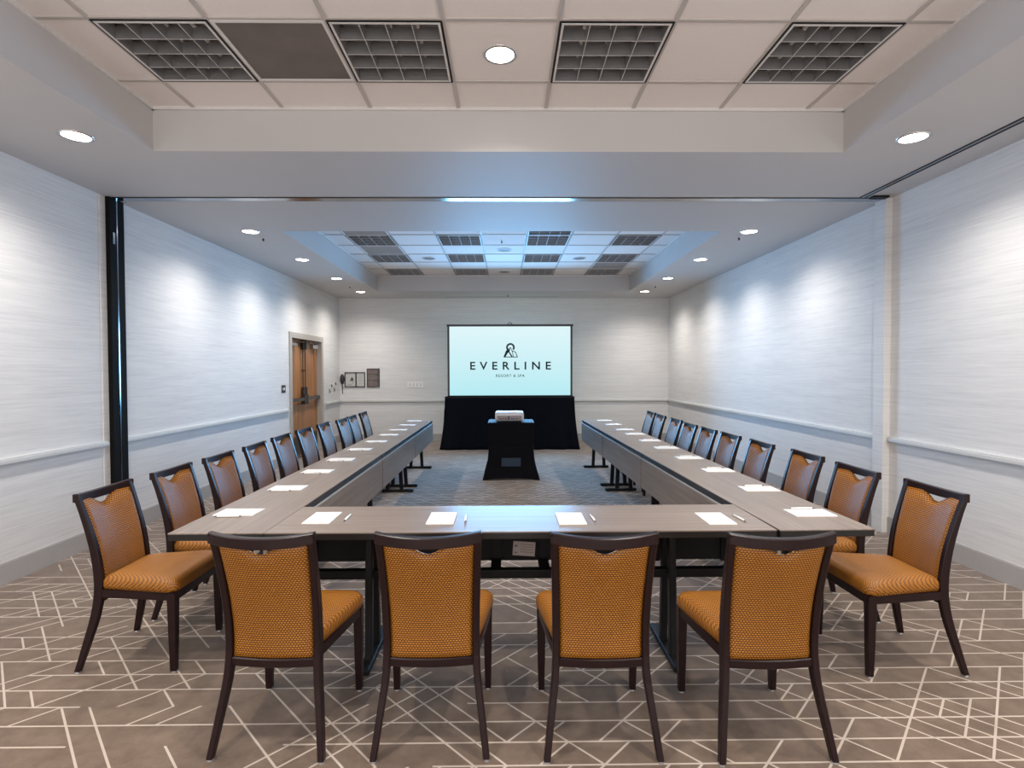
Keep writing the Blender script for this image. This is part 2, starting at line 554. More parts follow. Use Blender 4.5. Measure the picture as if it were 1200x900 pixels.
for side, X in (('left', -2.785), ('right', 2.70)):
    for yy, nm in zip(YS, names8):
        o = dl if first else copy_tree(dl); first = False
        o.location = (X, yy, CZ)
        tag(o, 'lit round downlight in the %s soffit, %s' % (side, nm), 'downlight', 'round downlights in the soffit')
        spot(X, yy, CZ - .03, E_SPOT)
for (X, yy, nm) in ((-.026, 3.213, 'in the middle tile of the near recess'), (1.2, 1.4, 'right of the near recess above the camera'), (-1.2, 1.4, 'left of the near recess above the camera')):
    o = copy_tree(dl); o.location = (X, yy, TZ + .007)
    tag(o, 'lit round downlight ' + nm, 'downlight', 'round downlights in the near ceiling recess')
    spot(X, yy, TZ - .03, 120)

def make_sprinkler():
    t = empty('ceiling_sprinkler')
    bm = bmesh.new(); lathe(bm, [(.028, 0), (.026, -.006), (.012, -.008), (.0005, -.008)], n=16); obj('escutcheon', bm, M['rim'], t, smooth=True)
    bm = bmesh.new(); cyl(bm, (0, 0, -.006), (0, 0, -.045), .006, n=8); box(bm, -.014, .014, -.003, .003, -.04, -.012)
    obj('body', bm, M['bronze'], t)
    bm = bmesh.new(); cyl(bm, (0, 0, -.045), (0, 0, -.049), .016, n=12); obj('deflector', bm, M['bronze'], t)
    return t
sp = make_sprinkler(); sp.scale = (.75, .75, .75); first = True
for x, y, z, nm in ((-2.777, 6.345, CZ, 'left soffit near the ceiling slot'), (2.695, 6.307, CZ, 'right soffit near the ceiling slot'),
                 (-2.796, 9.9, CZ, 'left soffit toward the back wall'), (2.715, 9.9, CZ, 'right soffit toward the back wall'), (.06, 11.05, CZ, 'rear soffit above the screen'),
                 (-.05, 7.735, TZ + .008, 'middle of the far recess')):
    o = sp if first else copy_tree(sp); first = False
    o.location = (x, y, z + .002)
    tag(o, 'small dark sprinkler head on the ' + nm, 'sprinkler', 'ceiling sprinkler heads')
def make_diffuser():
    t = empty('round_ceiling_speaker')
    bm = bmesh.new(); lathe(bm, [(.115, 0), (.115, -.006), (.10, -.010), (.098, -.004)], n=28); obj('ring', bm, M['rim'], t, smooth=True)
    bm = bmesh.new(); lathe(bm, [(.098, -.003), (.05, -.006), (.0005, -.007)], n=28); obj('grille', bm, M['greyfit'], t, smooth=True)
    return t
sp = make_diffuser(); first = True
for x, y, nm in ((-1.238, 7.08, 'front left tile'), (1.202, 7.08, 'front right tile'), (-.018, 8.30, 'centre tile'), (-1.238, 8.92, 'left tile behind centre'),
                 (1.202, 8.92, 'right tile behind centre'), (-.018, 10.14, 'centre tile nearest the screen')):
    o = sp if first else copy_tree(sp); first = False
    o.location = (x, y, TZ + .008)
    tag(o, 'round grille in the far recess, ' + nm, 'ceiling speaker', 'round grilles in the far recess')
t = empty('slot_diffuser', (-.08, 11.285, CZ))
bm = bmesh.new(); box(bm, -1.19, 1.19, -.035, .035, -.006, 0); obj('frame', bm, M['rim'], t)
for yy in (-.014, .014):
    bm = bmesh.new(); box(bm, -1.18, 1.18, yy - .007, yy + .007, -.007, -.0055); obj('slot', bm, M['dkgrey'], t, label='dark slot')
tag(t, 'long narrow air slot in the rear soffit above the screen', 'air vent')

# ------------------------------------------------------------------ double door
d = empty('door_1', (XL, (D0 + D1) / 2, 0)); d['kind'] = 'structure'
hw = (D1 - D0) / 2
bm = bmesh.new()
FW = .062
for s in (-1, 1):
    a, b = sorted((s * hw, s * (hw + FW))); box(bm, -.001, .02, a, b, 0, DH + FW)
    a, b = sorted((s * hw, s * (hw - .03))); box(bm, -.16, .018, a, b, 0, DH)
box(bm, -.001, .02, -hw, hw, DH, DH + FW); box(bm, -.16, .018, -hw + .03, hw - .03, DH - .03, DH)
obj('door_frame', bm, M['jamb'], d)
lx0, lx1 = -.125, -.08
for s in (-1, 1):
    a, b = sorted((s * .002, s * (hw - .032)))
    bm = bmesh.new(); box(bm, lx0, lx1, a, b, .012, DH - .033, bev=.002)
    lf = obj('door_leaf', bm, M['door'], d)
    bm = bmesh.new(); a2, b2 = sorted((s * .02, s * (hw - .05))); box(bm, lx1, lx1 + .003, a2, b2, .03, .36)
    obj('kick_plate', bm, M['steel'], lf)
    bm = bmesh.new(); a2, b2 = sorted((s * .09, s * (hw - .06))); box(bm, lx1 + .035, lx1 + .068, a2, b2, .965, 1.02, bev=.006)
    box(bm, lx1, lx1 + .06, *sorted((s * (hw - .12), s * (hw - .06))), .96, 1.025)
    obj('panic_bar', bm, M['steel'], lf)
    bm = bmesh.new(); box(bm, lx1, lx1 + .075, *sorted((s * .018, s * .095)), .90, 1.07, bev=.01)
    box(bm, lx1, lx1 + .055, *sorted((s * .03, s * .085)), 1.07, 1.20, bev=.01)
    obj('latch_case', bm, M['bronze'], lf)
    bm = bmesh.new(); cyl(bm, (lx1 + .025, s * .055, 1.18), (lx1 + .025, s * .055, 1.93), .0085, n=10)
    box(bm, lx1, lx1 + .035, *sorted((s * .042, s * .068)), 1.48, 1.50)
    obj('vertical_rod', bm, M['bronze'], lf)
    bm = bmesh.new(); box(bm, lx1, lx1 + .05, *sorted((s * .025, s * .085)), 1.86, 2.02, bev=.008)
    obj('top_latch', bm, M['black'], lf)
    bm = bmesh.new()
    box(bm, lx1, lx1 + .06, *sorted((s * (hw - .36), s * (hw - .12))), 1.90, 1.96, bev=.006) if s < 0 else box(bm, lx1, lx1 + .07, hw - .38, hw - .12, 1.89, 1.97, bev=.006)
    cl = obj('door_closer', bm, M['alu'], lf)
    bm = bmesh.new(); tube(bm, [(lx1 + .05, s * (hw - .3), 1.96), (lx1 + .16, s * (hw - .45), 1.975), (lx1 + .04, s * (hw - .6), 1.99)], .009)
    obj('closer_arm', bm, M['bronze'], cl)
bm = bmesh.new(); box(bm, -.16, 0, -hw, hw, 0, .008); obj('threshold', bm, M['chrome'], d)
bm = bmesh.new(); box(bm, -.20, -.165, -hw, hw, 0, DH); obj('door_backing', bm, M['dkgrey'], d)

# light switch
t = empty('light_switch', (XL, 8.63, 1.20))
bm = bmesh.new(); box(bm, 0, .007, -.075, .075, -.06, .06, bev=.003); obj('wall_plate', bm, M['bronze'], t)
for yy in (-.025, .025):
    bm = bmesh.new(); box(bm, .007, .012, yy - .011, yy + .011, -.022, .022, bev=.002); obj('rocker', bm, M['penw'], t, label='pale switch rocker')
tag(t, 'dark plate with pale light switches left of the wooden doors', 'light switch')

# wall fittings near the corner
for k, (yy, z, dk) in enumerate(((10.955, 1.19, 1), (11.218, 1.226, 1), (10.872, 1.085, 0), (11.17, 1.10, 0))):
    t = empty('wall_fitting', (XL, yy, z))
    m = M['bronze'] if dk else M['greyfit']
    bm = bmesh.new(); box(bm, 0, .006, -.03, .03, -.045, .045, bev=.003); obj('plate', bm, M['greyfit'] if not dk else M['penw'], t)
    bm = bmesh.new(); tube(bm, [(.005, 0, .015), (.022, 0, .010), (.028, 0, -.010), (.02, 0, -.022), (.012, 0, -.02)], .010 if dk else .005); obj('hook', bm, m, t, smooth=True)
    tag(t, ['small dark wall hook, upper one nearer the doors', 'small dark wall hook, upper one nearer the corner', 'small grey wall hook, lower one nearer the doors', 'small grey wall hook, lower one nearer the corner'][k], 'wall hook', 'hooks between doors and corner')
t = empty('wall_handset', (-3.437, YB, 1.31))
bm = bmesh.new()
rs = []
for q in range(0, 9):
    a = q / 8 * PI / 2
    rs.append([(.048 * math.cos(a) * math.cos(2 * PI * i / 24), -.045 * math.sin(a), .11 * math.cos(a) * math.sin(2 * PI * i / 24)) for i in range(24)] if q < 8 else
              [(.004 * math.cos(2 * PI * i / 24), -.045, .008 * math.sin(2 * PI * i / 24)) for i in range(24)])
rings(bm, rs); obj('case', bm, M['dkgrey'], t, smooth=True)
bm = bmesh.new(); tube(bm, [(0, -.015, -.10), (.006, -.018, -.16), (.008, -.018, -.20)], .013); tube(bm, [(.008, -.012, -.19), (.009, -.012, -.31)], .006)
obj('hanging_grip', bm, M['dkgrey'], t, smooth=True)
tag(t, 'black oval handset with hanging grip on back wall by corner', 'handset')

# framed double print
t = empty('framed_print', (-3.17, YB, 1.30))
bm = bmesh.new()
W2, H2 = .2135, .157
for a, b, c, e in ((-W2, W2, H2 - .018, H2), (-W2, W2, -H2, -H2 + .018), (-W2, -W2 + .018, -H2, H2), (W2 - .018, W2, -H2, H2), (.012, .036, -H2, H2)):
    box(bm, a, b, -.02, 0, c, e)
obj('frame', bm, M['dkgrey'], t)
for (a, b) in ((-W2 + .018, .012), (.036, W2 - .018)):
    bm = bmesh.new(); box(bm, a, b, -.008, 0, -H2 + .018, H2 - .018)
    pr = obj('print', bm, M['mat'], t)
    bm = bmesh.new()
    if a < 0:   # dark map-like figure
        for pts in (((-.10, -.03), (-.07, .055), (-.055, .06), (-.06, -.01), (-.085, -.035)), ((-.062, .0), (-.045, .045), (-.03, .0), (-.045, -.045)), ((-.05, -.06), (-.035, -.05), (-.035, -.085))):
            f = bm.faces.new([bm.verts.new((x, -.0095, z)) for x, z in pts]); r = bmesh.ops.extrude_face_region(bm, geom=[f])
            for v in [q for q in r['geom'] if isinstance(q, bmesh.types.BMVert)]: v.co.y = -.0078
        for zz in (-.10, -.112): box(bm, -.16, -.06, -.0088, -.0078, zz, zz + .003)
    else:
        for zz, l in ((.09, .05), (.06, .10), (.045, .09), (.03, .10), (.0, .09), (-.015, .1), (-.03, .07), (-.08, .05), (-.09, .06)):
            box(bm, .115 - l / 2, .115 + l / 2, -.0088, -.0078, zz, zz + .0028)
    obj('artwork', bm, M['greyfit'] if a > 0 else M['dkgrey'], pr)
tag(t, 'dark framed pair of white prints on the back wall', 'picture')
t = empty('framed_picture', (-2.785, YB, 1.337))
bm = bmesh.new()
W2, H2 = .133, .195
for a, b, c, e in ((-W2, W2, H2 - .014, H2), (-W2, W2, -H2, -H2 + .014), (-W2, -W2 + .014, -H2, H2), (W2 - .014, W2, -H2, H2)):
    box(bm, a, b, -.02, 0, c, e)
obj('frame', bm, M['dkgrey'], t)
bm = bmesh.new(); box(bm, -W2 + .014, W2 - .014, -.008, 0, -H2 + .014, H2 - .014); pp = obj('picture_panel', bm, M['picmid'], t)
for z0, z1 in ((.055, .09), (-.075, -.04)):
    bm = bmesh.new()
    rs = []
    for k in range(9):
        u = k / 8; x = -W2 + .014 + u * (2 * W2 - .045)
        w = .5 * (z1 - z0) * (1 - .35 * math.sin(u * 5)); zc = (z0 + z1) / 2 + .008 * math.sin(u * 4)
        rs.append([(x, -.0095, zc - w), (x, -.0095, zc + w), (x, -.008, zc + w), (x, -.008, zc - w)])
    rings(bm, rs); obj('dark_band', bm, M['picdark'], pp)
bm = bmesh.new(); box(bm, W2 - .045, W2 - .014, -.0095, -.008, -H2 + .014, H2 - .014); obj('side_border', bm, M['picdark'], pp)
tag(t, 'dark brown framed picture with horizontal bands, right of the white prints', 'picture')
t = empty('wall_outlet', (-1.905, YB, 1.188))
bm = bmesh.new(); box(bm, -.165, .165, -.008, 0, -.06, .06, bev=.003); obj('wall_plate', bm, M['penw'], t)
for x in (-.11, -.035, .04, .115):
    bm = bmesh.new(); box(bm, x - .02, x + .02, -.0095, -.008, -.032, .032, bev=.0005); obj('socket', bm, M['trimw'], t)
tag(t, 'wide white outlet plate on the back wall left of screen', 'outlet')

# ------------------------------------------------------------------ tables
TH = .715
def make_table(L, w, legx, z0=.40, z1=.663, feet=(-.235, .215), wood_dx=0, stretcher=False):
    t = empty('conference_table')
    bm = bmesh.new(); box(bm, -L / 2, L / 2, -w / 2, w / 2, TH - .006, TH, bev=.0015)
    tp = obj('tabletop', bm, M['wood'], t)
    bm = bmesh.new(); box(bm, -L / 2 + .001, L / 2 - .001, -w / 2 + .001, w / 2 - .001, TH - .036, TH - .006, bev=.002)
    obj('edge_band', bm, M['edge'], tp, label='black table edge')
    bm = bmesh.new(); box(bm, -L / 2 + .008, L / 2 - .008, w / 2 - .010, w / 2 + .008, z0, z1, bev=.002)
    mp = obj('modesty_panel', bm, M['wood'], t)
    bm = bmesh.new(); box(bm, -L / 2 + .008, L / 2 - .008, w / 2 - .009, w / 2 + .0085, z1 - .001, z1 + .005)  # pale strip stands in for screen light catching the panel's top edge
    obj('panel_edge_highlight', bm, M['base'], mp, label='pale strip as highlight on the panel top')
    bm = bmesh.new(); box(bm, -L / 2 + .008, L / 2 - .008, w / 2 - .0135, w / 2 - .010, z0, TH - .036)  # black sheet put in for the shade under the tabletop
    obj('panel_shade', bm, M['black'], t, label='black sheet as shade behind the panel')
    for x in (-L / 2 + .06, -legx, -.13, .13, legx, L / 2 - .06):
        bm = bmesh.new(); box(bm, x - .02, x + .02, w / 2 - .030, w / 2 - .0135, z0 - .004, TH - .036)
        obj('bracket', bm, M['black'], t)
    for x in (-legx, legx):
        bm = bmesh.new()
        for yb, yt in ((-.085, -.05), (.085, .05)):
            rs = [chrect(x, yb + (yt - yb) * q, .018, .022, .03 + q * (TH - .07), .005) for q in (0, 1)]
            rings(bm, rs)
        box(bm, x - .022, x + .022, -.17, .15, TH - .062, TH - .036, bev=.003)
        lg = obj('leg', bm, M['black'], t)
        bm = bmesh.new(); box(bm, x - .027, x + .027, feet[0], feet[1], .004, .034, bev=.006)
        ft = obj('foot', bm, M['black'], lg)
        bm = bmesh.new()
        for yy in (feet[0] + .03, feet[1] - .03): cyl(bm, (x, yy, 0), (x, yy, .006), .018, n=12)
        obj('glide', bm, M['dkgrey'], ft)
    bm = bmesh.new()
    if stretcher:
        box(bm, -L / 2 + .10, L / 2 - .10, .0, .05, .396, .440, bev=.003)
        for x in (-.13, .13): box(bm, x - .027, x + .027, .01, w / 2 - .014, .395, .43); box(bm, x - .024, x + .024, w / 2 - .040, w / 2 - .014, .395, TH - .036)
    else:
        box(bm, -legx, legx, -.012, .012, .44, .47, bev=.003)
    obj('stretcher', bm, M['black'], t)
    return t
FT_C = ((-1.135 + 1.285) / 2, (2.556 + 3.054) / 2)
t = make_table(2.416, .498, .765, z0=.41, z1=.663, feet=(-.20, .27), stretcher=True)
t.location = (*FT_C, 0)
tag(t, 'long woodgrain table across the near end, paper label stuck underneath', 'table')
# paper label on the inner face of the front table's panel
lb = empty('paper_label', (.10, 3.0400, .475)); lb.rotation_euler = (0, math.radians(4), 0)
bm = bmesh.new(); box(bm, -.062, .062, -.0015, 0, -.040, .040); lp = obj('sheet', bm, M['label'], lb)
bm = bmesh.new()
random.seed(3)
for k, zz in enumerate((.022, .008, -.006, -.020)):
    x = -.02
    while x < .05:
        l = random.uniform(.006, .016); box(bm, x, min(x + l, .054), -.0022, -.0014, zz, zz + .004); x += l + .004
box(bm, -.053, -.038, -.0022, -.0014, .008, .02); box(bm, -.053, -.036, -.0022, -.0014, -.026, -.02)
obj('printed_lines', bm, M['print'], lp)
tag(lb, 'pale printed paper label stuck under the near table', 'label')

def edge_on_left(y): return -1.360
def place_table(side, L, w, legx, y0, lab):
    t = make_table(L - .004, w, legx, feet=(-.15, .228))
    yc = y0 + L / 2
    if side == 'l':
        t.rotation_euler = (0, 0, -PI / 2); t.location = (-1.135 - w / 2 + .0008 * (yc - 2.55), yc, 0)
    else:
        rot = .0203
        cx = 1.297 + w / 2 - rot * (yc - 2.556)
        t.rotation_euler = (0, 0, PI / 2 + rot); t.location = (cx, yc, 0)
    tag(t, lab, 'table', 'tables in the two side rows')
    return t
for side, w, nm in (('l', .450, 'left'), ('r', .458, 'right')):
    place_table(side, 2.435, w, .77, 2.556, 'nearest woodgrain conference table of the %s row' % nm)
    place_table(side, 1.80, w, .755, 4.993, 'middle woodgrain conference table of the %s row' % nm)
    place_table(side, 1.63, w, .665, 6.795, 'farthest woodgrain conference table of the %s row, nearest the screen' % nm)

# ------------------------------------------------------------------ chairs
PY = [(0, -.235), (.12, -.203), (.28, -.165), (.42, -.150), (.58, -.166), (.74, -.205), (.872, -.246)]
PX = [(0, .214), (.14, .196), (.30, .176), (.45, .173), (.70, .179), (.872, .186)]
def make_chair():
    t = empty('banquet_chair')
    # cushion
    def outline(inset, z, y0=-.140, y1=.262, wb=.183, wf=.236, r=.05, n=5, crown=0):
        pts = []
        yb, yf = y0 + inset, y1 - inset
        xb, xf = wb - inset, wf - inset
        for (cx, cy, a0) in ((xf - r, yf - r, 0), (-(xf - r), yf - r, 90), (-(xb - r * .5), yb + r * .5, 180), (xb - r * .5, yb + r * .5, 270)):
            rr = r if cy > 0 else r * .5
            for k in range(n + 1):
                a = math.radians(a0 + 90 * k / n)
                pts.append((cx + rr * math.cos(a), cy + rr * math.sin(a), z))
        return pts
    bm = bmesh.new()
    rs = [outline(.018, .394), outline(.003, .400), outline(0, .418), outline(.002, .440), outline(.012, .457), outline(.035, .467), outline(.075, .473), outline(.11, .475)]
    vr = rings(bm, rs, cap=False)
    bm.faces.new(vr[0][::-1]); bm.faces.new(vr[-1])
    obj('seat', bm, M['fabric'], t, smooth=True)
    # seat frame (ring of rails)
    bm = bmesh.new()
    def rail(p, q, h0, h1, th=.011):
        p, q = Vector((*p, 0)), Vector((*q, 0)); d = (q - p).normalized(); s = Vector((-d.y, d.x, 0)) * th
        r1 = [(p + s).to_tuple()[:2] + (h0,), (p - s).to_tuple()[:2] + (h0,), (p - s).to_tuple()[:2] + (h1,), (p + s).to_tuple()[:2] + (h1,)]
        r2 = [(q + s).to_tuple()[:2] + (h0,), (q - s).to_tuple()[:2] + (h0,), (q - s).to_tuple()[:2] + (h1,), (q + s).to_tuple()[:2] + (h1,)]
        rings(bm, [r1, r2])
    a, b = (.172, -.145), (.218, .245)
    rail(a, b, .358, .397); rail((-a[0], a[1]), (-b[0], b[1]), .358, .397)
    rail((-b[0], b[1]), b, .358, .397); rail((-a[0], a[1] + .01), (a[0], a[1] + .01), .358, .397)
    obj('seat_frame', bm, M['frame'], t)
    # legs
    for s in (-1, 1):
        bm = bmesh.new()
        rings(bm, [chrect(s * .210, .232, hx, hx * 1.1, z, .003) for z, hx in ((.008, .0135), (.15, .0165), (.365, .0195), (.392, .0195))])
        lg = obj('front_leg', bm, M['frame'], t)
        bm = bmesh.new(); cyl(bm, (s * .210, .232, 0), (s * .210, .232, .010), .013, .011, n=12); obj('glide', bm, M['glide'], lg, label='metal foot glide')
        bm = bmesh.new()
        zs = [.008, .04, .08, .12, .17, .22, .27, .32, .37, .42, .48, .54, .60, .66, .72, .78, .83, .868]
        rs = []
        for z in zs:
            hx = .0125 + .001 * min(z / .3, 1); hy = .014 + .008 * math.sin(min(z / .8, 1) * PI)
            rs.append(chrect(s * spline(PX, z), spline(PY, z), hx, hy, z, .004))
        rings(bm, rs)
        lg = obj('rear_leg', bm, M['frame'], t)
        bm = bmesh.new(); cyl(bm, (s * .214, -.235, 0), (s * .214, -.235, .010), .014, .012, n=12); obj('glide', bm, M['glide'], lg, label='metal foot glide')
    # back panel
    bow = .034
    def ztop(u):    # dips in the middle for the hand hold
        a = abs(u)
        if a > .58: return .834
        return .834 - .042 * (.5 + .5 * math.cos(PI * a / .58))
    NU, NV = 24, 16
    bm = bmesh.new()
    def pnt(u, v, side):
        zt = ztop(u); z = .350 + (zt - .350) * v
        hx = spline(PX, z) - .012
        edge = min(1 - abs(u), .16) / .16; ev = min(v, 1 - v, .045) / .045
        puff = (1 - (1 - edge) ** 2) ** .5 * (1 - (1 - ev) ** 2) ** .5
        y = spline(PY, z) - (.010 + (bow - .010) * v) * (1 - u * u)
        y += (.006 + .014 * puff) if side > 0 else -(.004 + .010 * puff)
        return (u * hx, y, z)
    G = {}
    for side in (1, -1):
        for i in range(NU + 1):
            for j in range(NV + 1):
                G[side, i, j] = bm.verts.new(pnt(-1 + 2 * i / NU, j / NV, side))
        for i in range(NU):
            for j in range(NV):
                bm.faces.new((G[side, i, j], G[side, i + 1, j], G[side, i + 1, j + 1], G[side, i, j + 1]))
    for i in range(NU):
        bm.faces.new((G[1, i, 0], G[1, i + 1, 0], G[-1, i + 1, 0], G[-1, i, 0])); bm.faces.new((G[1, i, NV], G[1, i + 1, NV], G[-1, i + 1, NV], G[-1, i, NV]))
    for j in range(NV):
        bm.faces.new((G[1, 0, j], G[1, 0, j + 1], G[-1, 0, j + 1], G[-1, 0, j])); bm.faces.new((G[1, NU, j], G[1, NU, j + 1], G[-1, NU, j + 1], G[-1, NU, j]))
    obj('backrest', bm, M['fabric_back'], t, smooth=True)
    # top rail and lower rail follow the bow
    for nm, zc, hh, dip in (('top_rail', .853, .021, .013), ('lower_rail', .345, .017, .003)):
        bm = bmesh.new(); rs = []
        X1 = spline(PX, zc) - (.0 if nm == 'top_rail' else .008)
        for k in range(17):
            u = -1 + 2 * k / 16; z = zc - dip * (1 - u * u)
            y = spline(PY, zc) - (bow if nm == 'top_rail' else .010) * (1 - u * u); hd = .015
            x = u * (X1 + (.0125 if nm == 'top_rail' else 0))
            rs.append([(x, y - hd + .003, z - hh), (x, y + hd - .003, z - hh), (x, y + hd, z - hh + .003), (x, y + hd, z + hh - .004), (x, y + hd - .004, z + hh), (x, y - hd + .004, z + hh), (x, y - hd, z + hh - .004), (x, y - hd, z - hh + .003)])
        rings(bm, rs)
        obj(nm, bm, M['frame'], t)
    return t
chair = make_chair()
ordn = ['first', 'second', 'third', 'fourth', 'fifth', 'sixth', 'seventh', 'eighth', 'ninth', 'tenth']
first = True
def place_chair(x, y, rz, lab, grp):
    global first
    o = chair if first else copy_tree(chair)
    first = False
    o.location = (x, y, 0); o.rotation_euler = (0, 0, rz)
    tag(o, lab, 'chair', grp)
g = 'banquet chairs with backs to the camera'
for (x, y, rz, nm) in ((-.900, 2.275, -.045, 'leftmost'), (-.293, 2.268, .012, 'second from left'), (.367, 2.250, -.012, 'third from left'), (1.013, 2.232, .012, 'rightmost')):
    place_chair(x, y, rz, 'orange banquet chair seen from behind at the near table, %s' % nm, g)
LC = [(-1.864, 2.88, 0), (-1.853, 3.44, 0), (-1.850, 3.99, 0), (-1.850, 4.565, .02), (-1.880, 5.165, 0), (-1.893, 5.776, -.02), (-1.890, 6.39, 0), (-1.84, 6.93, -.02), (-1.853, 7.43, 0), (-1.865, 8.07, .02)]
RC = [(1.968, 2.777, 0), (1.930, 3.34, 0), (1.948, 3.93, 0), (1.91, 4.55, 0), (1.887, 5.125, .02), (1.862, 5.62, 0), (1.848, 6.136, .0), (1.875, 6.73, 0), (1.868, 7.37, -.02), (1.888, 7.94, 0)]
for k, (x, y, r) in enumerate(LC):
    place_chair(x, y, -PI / 2 + r, 'orange banquet chair along the left table row, %s from the camera' % ordn[k], 'banquet chairs along the left wall side')
for k, (x, y, r) in enumerate(RC):
    place_chair(x, y, PI / 2 + r + .01, 'orange banquet chair along the right table row, %s from the camera' % ordn[k], 'banquet chairs along the right wall side')

# ------------------------------------------------------------------ notepads and pens
def make_pad():
    t = empty('notepad')
    bm = bmesh.new(); box(bm, -.068, .068, -.106, .106, 0, .0055, bev=.0006); obj('pages', bm, M['paper'], t)
    bm = bmesh.new(); box(bm, -.0685, .0685, .101, .1065, 0, .0062, bev=.0005); obj('glue_binding', bm, M['penw'], t)
    return t
def make_pen():
    t = empty('pen')
    r = .0052
    bm = bmesh.new(); cyl(bm, (0, -.05, r), (0, .062, r), r, n=12); obj('barrel', bm, M['penw'], t, smooth=False)
    bm = bmesh.new(); cyl(bm, (0, -.05, r), (0, -.068, r), r * .9, .0012, n=12); obj('tip', bm, M['alu'], t, label='metal pen tip')
    bm = bmesh.new(); cyl(bm, (0, .062, r), (0, .072, r), r * .6, n=10); obj('plunger', bm, M['alu'], t)
    bm = bmesh.new(); box(bm, -.0014, .0014, .022, .062, r * 2 - .0004, r * 2 + .0012); obj('clip', bm, M['alu'], t)
    return t
pad0, pen0 = make_pad(), make_pen()
used = []
def put(proto, x, y, rz, lab, cat, grp):
    o = copy_tree(proto) if proto in used else proto
    used.append(proto)
    o.location = (x, y, TH + .0003); o.rotation_euler = (0, 0, rz); tag(o, lab, cat, grp)
PL = [(-1.43, 2.93), (-1.41, 3.54), (-1.42, 4.13), (-1.41, 4.68), (-1.41, 5.29), (-1.395, 5.88), (-1.39, 6.49), (-1.388, 7.04), (-1.38, 7.67), (-1.39, 8.30)]
PR = [(1.602, 2.847), (1.606, 3.438), (1.60, 4.09), (1.58, 4.685), (1.565, 5.30), (1.552, 5.858), (1.54, 6.47), (1.526, 6.964), (1.512, 7.64), (1.50, 8.255)]
for k, (x, y) in enumerate(PL):
    j = random.uniform(-.03, .03)
    put(pad0, x, y, -PI / 2 + j, 'white notepad on the left table row, %s from the camera' % ordn[k], 'notepad', 'notepads on the left row')
    put(pen0, x - .022, y - .088, -PI / 2 + random.uniform(-.05, .05), 'white pen beside the %s notepad of the left row' % ordn[k], 'pen', 'pens on the left row')
for k, (x, y) in enumerate(PR):
    j = random.uniform(-.03, .03)
    put(pad0, x, y, PI / 2 + j, 'white notepad on the right table row, %s from the camera' % ordn[k], 'notepad', 'notepads on the right row')
    put(pen0, x + .01, y + .088, PI / 2 + random.uniform(-.05, .05), 'white pen beside the %s notepad of the right row' % ordn[k], 'pen', 'pens on the right row')
for (x, y, rz, px, py, pr, nm) in ((-.944, 2.804, .0, -.816, 2.80, .03, 'leftmost'), (-.328, 2.783, .0, -.206, 2.768, .03, 'second from left'), (.329, 2.762, .0, .443, 2.76, .03, 'third from left'), (1.063, 2.748, .0, 1.187, 2.747, .07, 'rightmost')):
    put(pad0, x, y, rz, 'white notepad on the near cross table, %s of four' % nm, 'notepad', 'notepads on the near table')
    put(pen0, px, py, pr, 'white pen on the near cross table, %s of four' % nm, 'pen', 'pens on the near table')

# ------------------------------------------------------------------ projection screen
SY = 10.30
t = empty('projection_screen', (0, SY, 0))
x0, x1, z0, z1 = -1.09, 1.258, .985, 2.345
bm = bmesh.new(); box(bm, x0 + .035, x1 - .035, -.004, .004, z0 + .03, z1 - .035)
surf = obj('screen_surface', bm, M['screen'], t)
bm = bmesh.new()
box(bm, x0, x0 + .036, -.014, .014, z0, z1); box(bm, x1 - .036, x1, -.014, .014, z0, z1)
box(bm, x0 - .015, x1 + .015, -.016, .016, z1 - .034, z1 + .004); box(bm, x0, x1, -.014, .014, z0, z0 + .03)
obj('border_frame', bm, M['dkgrey'], t)
xc = (x0 + x1) / 2
bm = bmesh.new(); tube(bm, [(xc - .04, 0, z1), (xc - .03, 0, z1 + .025), (xc, 0, z1 + .035), (xc + .03, 0, z1 + .025), (xc + .04, 0, z1)], .008); obj('carry_hook', bm, M['alu'], t, smooth=True)
for xx in (x0 + .25, x1 - .25):
    bm = bmesh.new(); box(bm, xx - .02, xx + .02, .016, .05, .03, 2.0)
    lg = obj('stand_leg', bm, M['black'], t)
    bm = bmesh.new(); box(bm, xx - .02, xx + .02, .0, .50, 0, .03); obj('foot', bm, M['black'], lg)

def text_mesh(s, width, height, spacing, name, parent, cx, zc, y, bold=.018):
    cu = bpy.data.curves.new(name, 'FONT'); cu.body = s; cu.space_character = spacing; cu.extrude = .0; cu.size = 1; cu.offset = bold
    tmp = bpy.data.objects.new(name, cu); COL.objects.link(tmp)
    dg = bpy.context.evaluated_depsgraph_get()
    me = bpy.data.meshes.new_from_object(tmp.evaluated_get(dg))
    bpy.data.objects.remove(tmp)
    xs = [v.co.x for v in me.vertices]; ys = [v.co.y for v in me.vertices]
    ax, bx, ay, by = min(xs), max(xs), min(ys), max(ys)
    for v in me.vertices:
        v.co = Vector((cx + ((v.co.x - ax) / (bx - ax) - .5) * width, y, zc + ((v.co.y - ay) / (by - ay) - .5) * height))
    me.materials.clear(); me.materials.append(M['ink'])
    o = bpy.data.objects.new(name, me); COL.objects.link(o); o.parent = parent
    return o
yS = -.0052
text_mesh('EVERLINE', 1.52, .150, 1.75, 'logo_name', surf, .094, 1.572, yS)
text_mesh('RESORT & SPA', .54, .052, 1.15, 'logo_tagline', surf, .088, 1.385, yS, .006)
def poly(bm, pts):
    bm.faces.new([bm.verts.new((x, yS, z)) for x, z in pts])
def stroke(bm, pts, w, close=False):
    n = len(pts)
    for i in range(n if close else n - 1):
        a = Vector(pts[i]); b = Vector(pts[(i + 1) % n]); d = (b - a).normalized(); s = Vector((-d.y, d.x)) * w / 2; a2 = a - d * w * .35; b2 = b + d * w * .35
        poly(bm, [tuple(a2 + s), tuple(b2 + s), tuple(b2 - s), tuple(a2 - s)])
def L(px, py): return (.092 + (px - 580) * .0016, 2.0 - (py - 120) * .0016)
